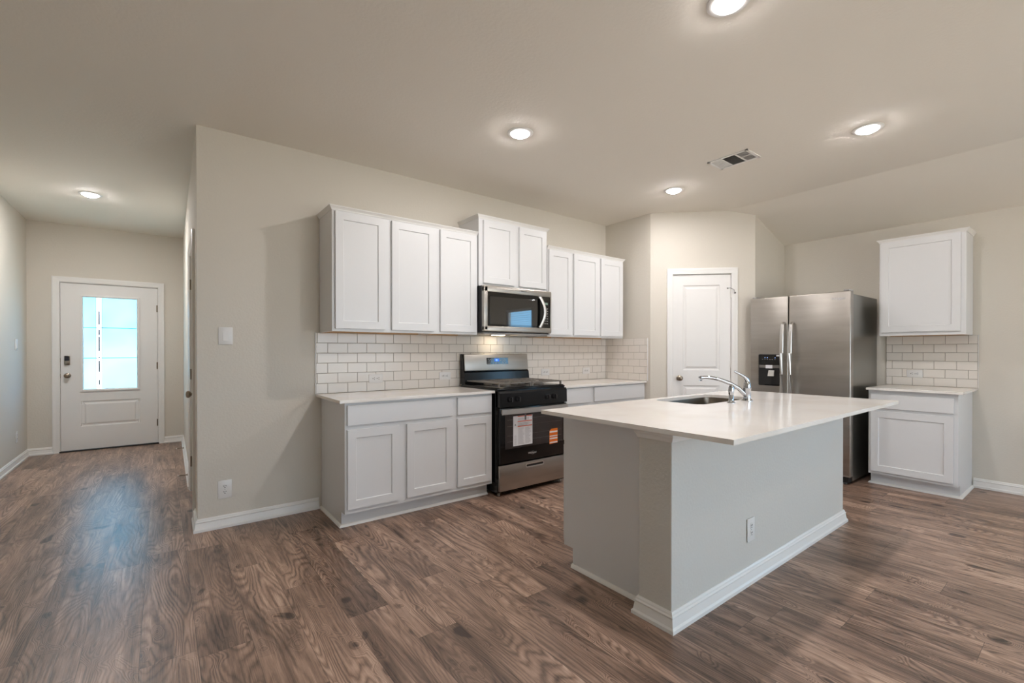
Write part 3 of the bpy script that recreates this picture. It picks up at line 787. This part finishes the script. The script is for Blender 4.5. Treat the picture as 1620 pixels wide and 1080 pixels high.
# sink
sk = thing('kitchen_sink', 'stainless undermount sink set into the island countertop', 'sink', (0, 0, 0))
t = bmesh.new(); R_ = []
for (ins, z, rr_) in ((-.015, CZ-.0235, .085), (-.004, CZ-.0235, .075), (-.003, CZ-.032, .075), (.004, CZ-.16, .075), (.02, CZ-.205, .07), (.05, CZ-.215, .05), (.12, CZ-.217, .04)):
    R_.append([t.verts.new((x, y, z)) for x, y in rrect(SX0+ins, SX1-ins, SY0+ins, SY1-ins, rr_, 8)])
for a, b in zip(R_, R_[1:]):
    for i in range(len(a)): j = (i+1) % len(a); t.faces.new((a[i], a[j], b[j], b[i]))
t.faces.new(R_[-1])
m = MB(); m.add(t); so = m.build('bowl', SINKM, sk, smooth=True)
sm = so.modifiers.new('thickness', 'SOLIDIFY'); sm.thickness = .0015; sm.offset = 1
MB().lathe([(.057, 0), (.055, .003), (.04, .002), (.038, -.002), (0, -.002)], ((SX0+SX1)/2, (SY0+SY1)/2, CZ-.215)).build('drain', CHROME, sk, smooth=True)
# faucet
fa = thing('kitchen_faucet', 'chrome single-lever faucet with long curved spout beside the island sink', 'faucet', (3.125, 1.478, CZ))
MB().lathe([(.036, 0), (.036, .004), (.030, .010), (.024, .014), (.0235, .022), (.024, .08), (.0255, .082), (.0255, .086), (.023, .088), (.022, .115), (.017, .128), (.008, .134), (0, .135)], n=32).build('body', CHROME, fa, smooth=True)
sp_pts = [(-.012, .006, .040), (-.055, .028, .083), (-.11, .06, .118), (-.17, .095, .143), (-.225, .128, .157), (-.262, .15, .160), (-.288, .165, .158)]
MB().tube(sp_pts, [.0135, .0135, .013, .012, .0115, .011, .0115], 14, 1, 1).tube([(-.288, .165, .164), (-.29, .166, .155), (-.29, .166, .136)], [.0125, .0135, .0125], 14).build('spout', CHROME, fa, smooth=True)
MB().tube([(.006, -.002, .118), (-.002, .0, .142), (-.022, .008, .162), (-.05, .02, .178), (-.078, .032, .190), (-.092, .04, .198)], [.016, .0135, .010, .0085, .0075, .006], 12).build('lever', CHROME, fa, smooth=True)
sr = thing('sink_sprayer', 'chrome side sprayer standing between faucet and island edge', 'sprayer', (2.912, 1.478, CZ))
MB().lathe([(.026, 0), (.026, .003), (.018, .010), (.0155, .018), (.015, .05), (.0135, .052), (.016, .060), (.0175, .075), (.017, .095), (.015, .103), (0, .106)], n=24).build('body', CHROME, sr, smooth=True)
MB().tube([(-.004, 0, .098), (.006, 0, .108), (.024, .0, .104)], [.013, .0135, .010], 12).build('spray_head', CHROME, sr, smooth=True)

# ------------------------------------------------------------------ range
RX0, RX1, RYF = 2.230, 3.002, 3.105
rg = thing('gas_range', 'black and stainless freestanding gas range with oven between base cabinets', 'range', (RX0, RYF, 0))
RW = RX1-RX0
MB().box(0, RW, 0, .60, .03, .900, .003).build('body', BLACK, rg)
for x in (.03, RW-.03):
    for y in (.03, .55): MB().cyl((x, y, .015), .014, .03).build('foot', BTN, rg)
# storage drawer
m = MB(); m.box(.004, RW-.004, -.028, 0, .045, .262, .006); m.build('storage_drawer', STEEL, rg, smooth=True)
hp_ = MB().sweep(rrect(.285, .485, .214, .240, .010, 4), [(-.004, .0284), (.004, .0284), (.004, .033), (-.004, .031)], closed=True, f=lambda u, v_, w: (u, -w, v_))
ph = hp_.build('drawer_pull', HANDLE, rg)
MB().box(.287, .483, -.0295, -.0275, .217, .238).build('pull_recess', BLACKM, ph)
# oven door
m = MB(); m.box(.004, RW-.004, -.032, -.001, .275, .742, .004); od = m.build('oven_door', BLACK, rg, smooth=True)
MB().box(.055, RW-.055, -.0335, -.0315, .395, .705, .0008).build('oven_window', OVENW, od)
rk = MB()
for z in (.455, .505, .585, .64): rk.box(.075, RW-.075, -.0345, -.0336, z, z+.0016)
rk.build('oven_rack_line', mat('rack_line', S(96, 88, 82), .3), od)
# handle: flat gently bowed bar
hb = MB(); n = 14; t = bmesh.new(); rows = []
for k in range(n+1):
    u = k/n; x = .012 + u*(RW-.024); bow = -.050 - .022*math.sin(PI*u)
    rows.append([t.verts.new(q) for q in ((x, bow, .690), (x, bow-.008, .693), (x, bow-.008, .733), (x, bow, .736), (x, bow+.008, .733), (x, bow+.008, .693))])
for a, b in zip(rows, rows[1:]):
    for i in range(6): j = (i+1) % 6; t.faces.new((a[i], a[j], b[j], b[i]))
t.faces.new(rows[0]); t.faces.new(rows[-1][::-1]); hb.add(t)
hb.box(.014, .034, -.055, -.031, .70, .725); hb.box(RW-.034, RW-.014, -.055, -.031, .70, .725)
hb.build('handle', HANDLE, od, smooth=True)
lt = text('lettering', 'Whirlpool', .022, LOGO, od, (.352, -.0325, .333), (PI/2, 0, 0), bold=.0003)
MB().sweep([(.355+.026*math.cos(a*PI/12), .333+.014*math.sin(a*PI/12)) for a in range(14, 34)], [(0, .0322), (.0006, .0322), (.0006, .0330), (0, .0330)], f=lambda u, v_, w: (u, -w, v_)).build('swirl', LOGO, od)
# control panel, sloped
cp = MB().prism([(-.034, .752), (-.032, .866), (-.020, .884), (.02, .884), (.02, .752)], 0, RW, 'YZ').build('control_panel', BLACK, rg)
for x, lb in ((.108, ''), (.190, ''), (.53, ''), (.612, '')):
    k_ = MB().cyl((0, -.009, 0), .023, .018, 'Y', 28, bev=.003).build('knob', KNOBM, rg, smooth=True, loc=(x, -.033, .812)); k_.rotation_euler = (-.02, 0, 0)
    MB().box(-.0055, .0055, -.034, -.016, -.020, .020, .002).build('grip', KNOBM, k_)
# cooktop
m = MB(); m.box(-.002, RW+.002, -.004, .585, .889, .905, .004)
m.box(-.002, RW+.002, .012, .58, .905, .912, .003); m.build('cooktop', BLACK, rg, smooth=True)
for bxx, byy, rr_ in ((.19, .14, .045), (.58, .14, .05), (.19, .42, .038), (.58, .42, .04), (.385, .28, .04)):
    MB().lathe([(rr_, 0), (rr_, .012), (rr_*.8, .014), (rr_*.8, .019), (rr_*.75, .021), (0, .021)], (bxx, byy, .911)).build('burner', IRON, rg, smooth=True)
def grate(x0, x1):
    m = MB(); y0, y1, z = .018, .565, .950; b = .0055
    for x in (x0, x1): m.box(x-b, x+b, y0, y1, z-.010, z, .002)
    for y in (y0, y1, (y0+y1)/2): m.box(x0-b, x1+b, y-b, y+b, z-.010, z, .002)
    xm = (x0+x1)/2
    for yc in (y0+(y1-y0)*.25, y0+(y1-y0)*.75):
        for dx, dy in ((1, 0), (-1, 0), (0, 1), (0, -1)):
            ax, ay = (x1-xm if dx else 0), ((y1-y0)/4 if dy else 0)
            p0_ = (xm+dx*.028, yc+dy*.028); p1_ = (xm+dx*ax, yc+dy*ay)
            m.box(min(p0_[0], p1_[0])-(.0045 if dy else 0), max(p0_[0], p1_[0])+(.0045 if dy else 0), min(p0_[1], p1_[1])-(.0045 if dx else 0), max(p0_[1], p1_[1])+(.0045 if dx else 0), z-.009, z+.001)
        for s_ in (-1, 1):
            m.box(x0, x1, yc+s_*.07-.004, yc+s_*.07+.004, z-.009, z)
    for x in (x0, x1):
        for y in (y0+.004, y1-.004): m.box(x-.007, x+.007, y-.007, y+.007, .9115, z-.009)
    return m
grate(.03, .375).build('grate', IRON, rg); grate(.397, .742).build('grate', IRON, rg)
# back guard: black riser, stainless tilted panel
MB().prism([(.515, .912), (.60, .912), (.60, 1.190), (.585, 1.194), (.558, 1.190), (.540, 1.03), (.5265, 1.02)], 0, RW, 'YZ').build('back_guard', BLACK, rg)
gp_ = MB(); a = .105
t = bmesh.new(); gm_ = MB().box(.006, RW-.006, -.008, .004, 0, .160, .0055, 3)
gpo = gm_.build('guard_panel', STEEL, rg, smooth=True, loc=(0, .533, 1.034)); gpo.rotation_euler = (-a, 0, 0)
MB().box(.255, .512, -.0095, -.0078, .060, .122, .0006).build('display_panel', BGLASS, gpo)
disp = MB().box(.348, .402, -.0103, -.0094, .087, .113).build('display', LED, gpo)
text('display_digits', '8:1', .02, LEDT, gpo, (.375, -.0105, .100), (PI/2, 0, 0), .0002, .0006)
bt = MB()
for x, z in ((.275, .107), (.300, .107), (.300, .090), (.270, .070), (.290, .070), (.420, .096), (.448, .107), (.472, .107), (.448, .090), (.472, .090), (.448, .070), (.478, .070), (.355, .072), (.385, .072)):
    bt.box(x-.006, x+.006, -.0101, -.0094, z-.0035, z+.0035)
bt.build('key', BTN, gpo)

# papers on the oven door
def sheet():
    r = thing('instruction_sheet', 'white printed instruction sheet with red lines on the oven window', 'paper', (RX0, RYF, 0))
    m = MB(); m.box(.138, .350, -.0362, -.0352, .414, .668); m.build('page', PAPER, r)
    m = MB()
    for z in (.660, .616, .574): m.box(.185, .345, -.0366, -.0361, z, z+.007)
    m.build('red_line', INKO, r)
    m = MB()
    for k in range(26):
        z = .563 - k*.0055
        m.box(.190, .190+.07*random.uniform(.7, 1), -.0365, -.0361, z, z+.0016); m.box(.270, .270+.07*random.uniform(.5, 1), -.0365, -.0361, z, z+.0016)
    for k in range(5): m.box(.190, .34*random.uniform(.85, 1), -.0365, -.0361, .606-k*.006, .6085-k*.006)
    for k in range(4): m.box(.190, .31, -.0365, -.0361, .648-k*.006, .650-k*.006)
    for k in range(9): m.box(.148, .172, -.0365, -.0361, .500-k*.009, .502-k*.009)
    m.build('print', INKG, r)
    MB().prism([(.152, .588), (.168, .588), (.160, .602)], -.0366, -.0361, 'XZ').build('warning_mark', LOGOD, r)
    MB().box(.262, .280, -.0372, -.0362, .628, .680).build('tape', mat('tape', S(96, 92, 92), .3), r)
sheet()
r = thing('orange_sticker', 'small orange and white striped sticker on the oven door glass', 'sticker', (RX0, RYF, 0))
MB().prism([(.552, .382), (.651, .385), (.651, .519), (.575, .519), (.552, .500)], -.0352, -.0342, 'XZ').build('backing', ORANGE, r)
m = MB()
for a, b in ((.484, .497), (.448, .457), (.424, .436), (.389, .400)): m.box(.554, .649, -.0356, -.0351, a, b)
m.build('white_band', PAPER, r)
m = MB()
for a in (.509, .474, .466, .442, .415, .407): m.box(.565, .64, -.0355, -.0351, a, a+.0028)
m.build('print', INKO, r)

# ------------------------------------------------------------------ microwave
MX0, MX1, MYF = 2.232, 3.022, 3.335
mw = thing('microwave', 'stainless over-the-range microwave under the raised wall cabinet', 'microwave', (MX0, MYF, 1.376))
MWD, MH = MX1-MX0, .424
MB().box(0.004, MWD-.004, .012, .395, 0.010, MH, .003).build('body', BLACKM, mw)
m = MB()
m.box(0, MWD, -.03, .012, 0.018, .068, .008); m.box(0, MWD, -.03, .012, .366, MH, .008)
m.box(0, .038, -.03, .012, .03, MH-.01, .004); m.box(MWD-.014, MWD, -.03, .012, .03, MH-.01, .004)
mf = m.build('front_frame', STEEL, mw, smooth=True)
md = MB().box(.036, .658, -.024, -.012, .066, .368, .002).build('door_glass', BGLASS, mw)
MB().box(.062, .608, -.0255, -.0235, .084, .328, .0008).build('window', MWIN, md)
MB().box(.659, MWD-.012, -.024, -.012, .066, .368, .002).build('control_panel', BGLASS, mw)
MB().box(.700, .745, -.0255, -.0235, .290, .312, .0005).build('display', LCD, mw)
m = MB()
for rr_ in range(7):
    for cc in range(3): m.box(.696+cc*.020, .706+cc*.020, -.0247, -.0236, .250-rr_*.024, .258-rr_*.024)
m.build('key', BTN, mw)
hpz = [(.643 + .010*0, .075), (.64, .12)]
t = bmesh.new(); rows = []
for k in range(17):
    u = k/16; z = .070 + u*.294; o = math.sin(PI*u); x = .622 + .036*o; y = -.036 - .034*o
    rows.append([t.verts.new(q) for q in ((x, y, z), (x+.014, y-.008, z), (x+.028, y-.004, z), (x+.026, y+.006, z), (x+.013, y+.004, z))])
for a, b in zip(rows, rows[1:]):
    for i in range(5): j = (i+1) % 5; t.faces.new((a[i], a[j], b[j], b[i]))
t.faces.new(rows[0]); t.faces.new(rows[-1][::-1])
m = MB(); m.add(t); m.box(.626, .646, -.042, -.024, .072, .086); m.box(.626, .646, -.042, -.024, .348, .362); m.build('handle', HANDLE, mw, smooth=True)
text('lettering', 'Whirlpool', .016, LOGOD, mw, (.44, -.0305, .398), (PI/2, 0, 0), .0004, .0004)
MB().box(.006, MWD-.006, -.012, .39, .0, .0095).build('bottom_plate', BTN, mw)
MB().box(.30, .42, .235, .29, -.003, -.0005).build('cooktop_light', WARM, mw)
for a, b in ((.06, .30), (.46, .72)): MB().box(a, b, .06, .2, -.003, -.0002).build('grease_filter', HANDLE, mw)

# ------------------------------------------------------------------ refrigerator (faces -X)
fz = thing('refrigerator', 'stainless side-by-side refrigerator with ice and water dispenser', 'refrigerator', (4.932, 2.300, 0), -PI/2)
FW = .885      # local x: 0 = pantry side
MB().box(.006, FW-.006, .085, .79, .03, 1.745, .004).build('body', STEELV, fz)
SX = .368      # seam
def fdoor(x0, x1, name):
    return MB().box(x0, x1, 0, .078, .075, 1.768, .009, 3).build(name, STEEL, fz, smooth=True)
fdL = fdoor(0, SX-.004, 'freezer_door'); fdR = fdoor(SX+.004, FW, 'refrigerator_door')
MB().box(.01, FW-.01, .079, .086, .08, 1.76).build('gasket', BLACKM, fz)
MB().box(FW-.06, FW-.015, .01, .12, 1.7695, 1.783, .003).box(.015, .06, .01, .12, 1.7695, 1.783, .003).build('hinge_cover', BTN, fz)
def fhandle(par, x):
    pts = [(x, -.012, .47), (x, -.045, .50), (x, -.058, .60), (x, -.066, .78), (x, -.068, .99), (x, -.066, 1.2), (x, -.058, 1.38), (x, -.045, 1.48), (x, -.012, 1.505)]
    MB().tube(pts, [.012, .014, .0145, .0145, .0145, .0145, .0145, .014, .012], 12, 1.25, .75).cyl((x, -.006, .475), .012, .02, 'Y', 16).cyl((x, -.006, 1.50), .012, .02, 'Y', 16).build('handle', HANDLE, par, smooth=True)
fhandle(fdL, SX-.038); fhandle(fdR, SX+.038)
dp = MB().sweep(rrect(.084, .294, .868, 1.190, .012, 4), [(-.002, .0002), (.006, .0002), (.006, .004), (-.002, .004)], closed=True, f=lambda u, v_, w: (u, -w, v_)).build('dispenser_frame', STEEL, fz)
dsp = MB().box(.086, .292, -.003, .001, 1.075, 1.188, .001).build('dispenser_panel', BGLASS, fz)
MB().box(.086, .292, -.0022, .001, .870, 1.075).build('dispenser_cavity', BLACKM, fz)['label'] = 'black dispenser recess'
MB().box(.094, .288, -.006, -.002, 1.050, 1.078, .002).build('dispenser_chute', mat('dispenser_grey', S(112, 108, 104), .3), fz)
MB().box(.158, .222, -.0085, -.006, 1.046, 1.080).build('tag', PAPER, fz)['label'] = 'small white paper tag'
m = MB(); m.prism([(.186, .968), (.243, .968), (.248, 1.028), (.196, 1.028)], -.030, -.022, 'XZ'); m.build('paddle', mat('paddle_white', S(205, 203, 198), .4), fz)
MB().box(.20, .23, -.023, -.001, .99, 1.04).build('paddle_arm', BLACKM, fz)
MB().box(.15, .286, -.014, -.002, .872, .882, .001).build('drip_tray', BLACK, fz)
m = MB()
for x in (.149, .173, .246): m.cyl((x, -.0034, 1.154), .0035, .001, 'Y', 10)
m.build('indicator_light', mat('led_white_blue', (0, 0, 0, 1), emis=(.3, .5, 1, 1), estr=2.5), fz)
m = MB()
for x in (.126, .149, .173, .196, .22, .246): m.box(x-.005, x+.005, -.0036, -.003, 1.134, 1.138)
m.build('icon', BTN, fz)
MB().box(.258, .286, -.0036, -.003, 1.168, 1.184).build('energy_tag', PAPER, fz)['label'] = 'tiny white tag'
bo = text('lettering', 'Whirlpool', .026, LOGO, fdR, (FW-.098, -.001, 1.703), (PI/2, 0, 0), .0006, .0004)
MB().sweep([(FW-.090+.03*math.cos(a*PI/12), 1.704+.015*math.sin(a*PI/12)) for a in range(14, 34)], [(0, 0), (.0014, 0), (.0014, .002), (0, .002)], f=lambda u, v_, w: (u, -w, v_)).build('swirl', LOGO, fdR)
MB().box(.02, FW-.02, .02, .11, .02, .070, .003).build('kick_grille', BLACKM, fz)
for x in (.06, FW-.06): MB().cyl((x, .06, .019), .018, .03, 'X', 16).cyl((x, .7, .019), .018, .03, 'X', 16).build('roller', BTN, fz)
MB().box(FW-.05, FW-.008, -.002, .06, .080, .090).build('hinge_bracket', HANDLE, fz)
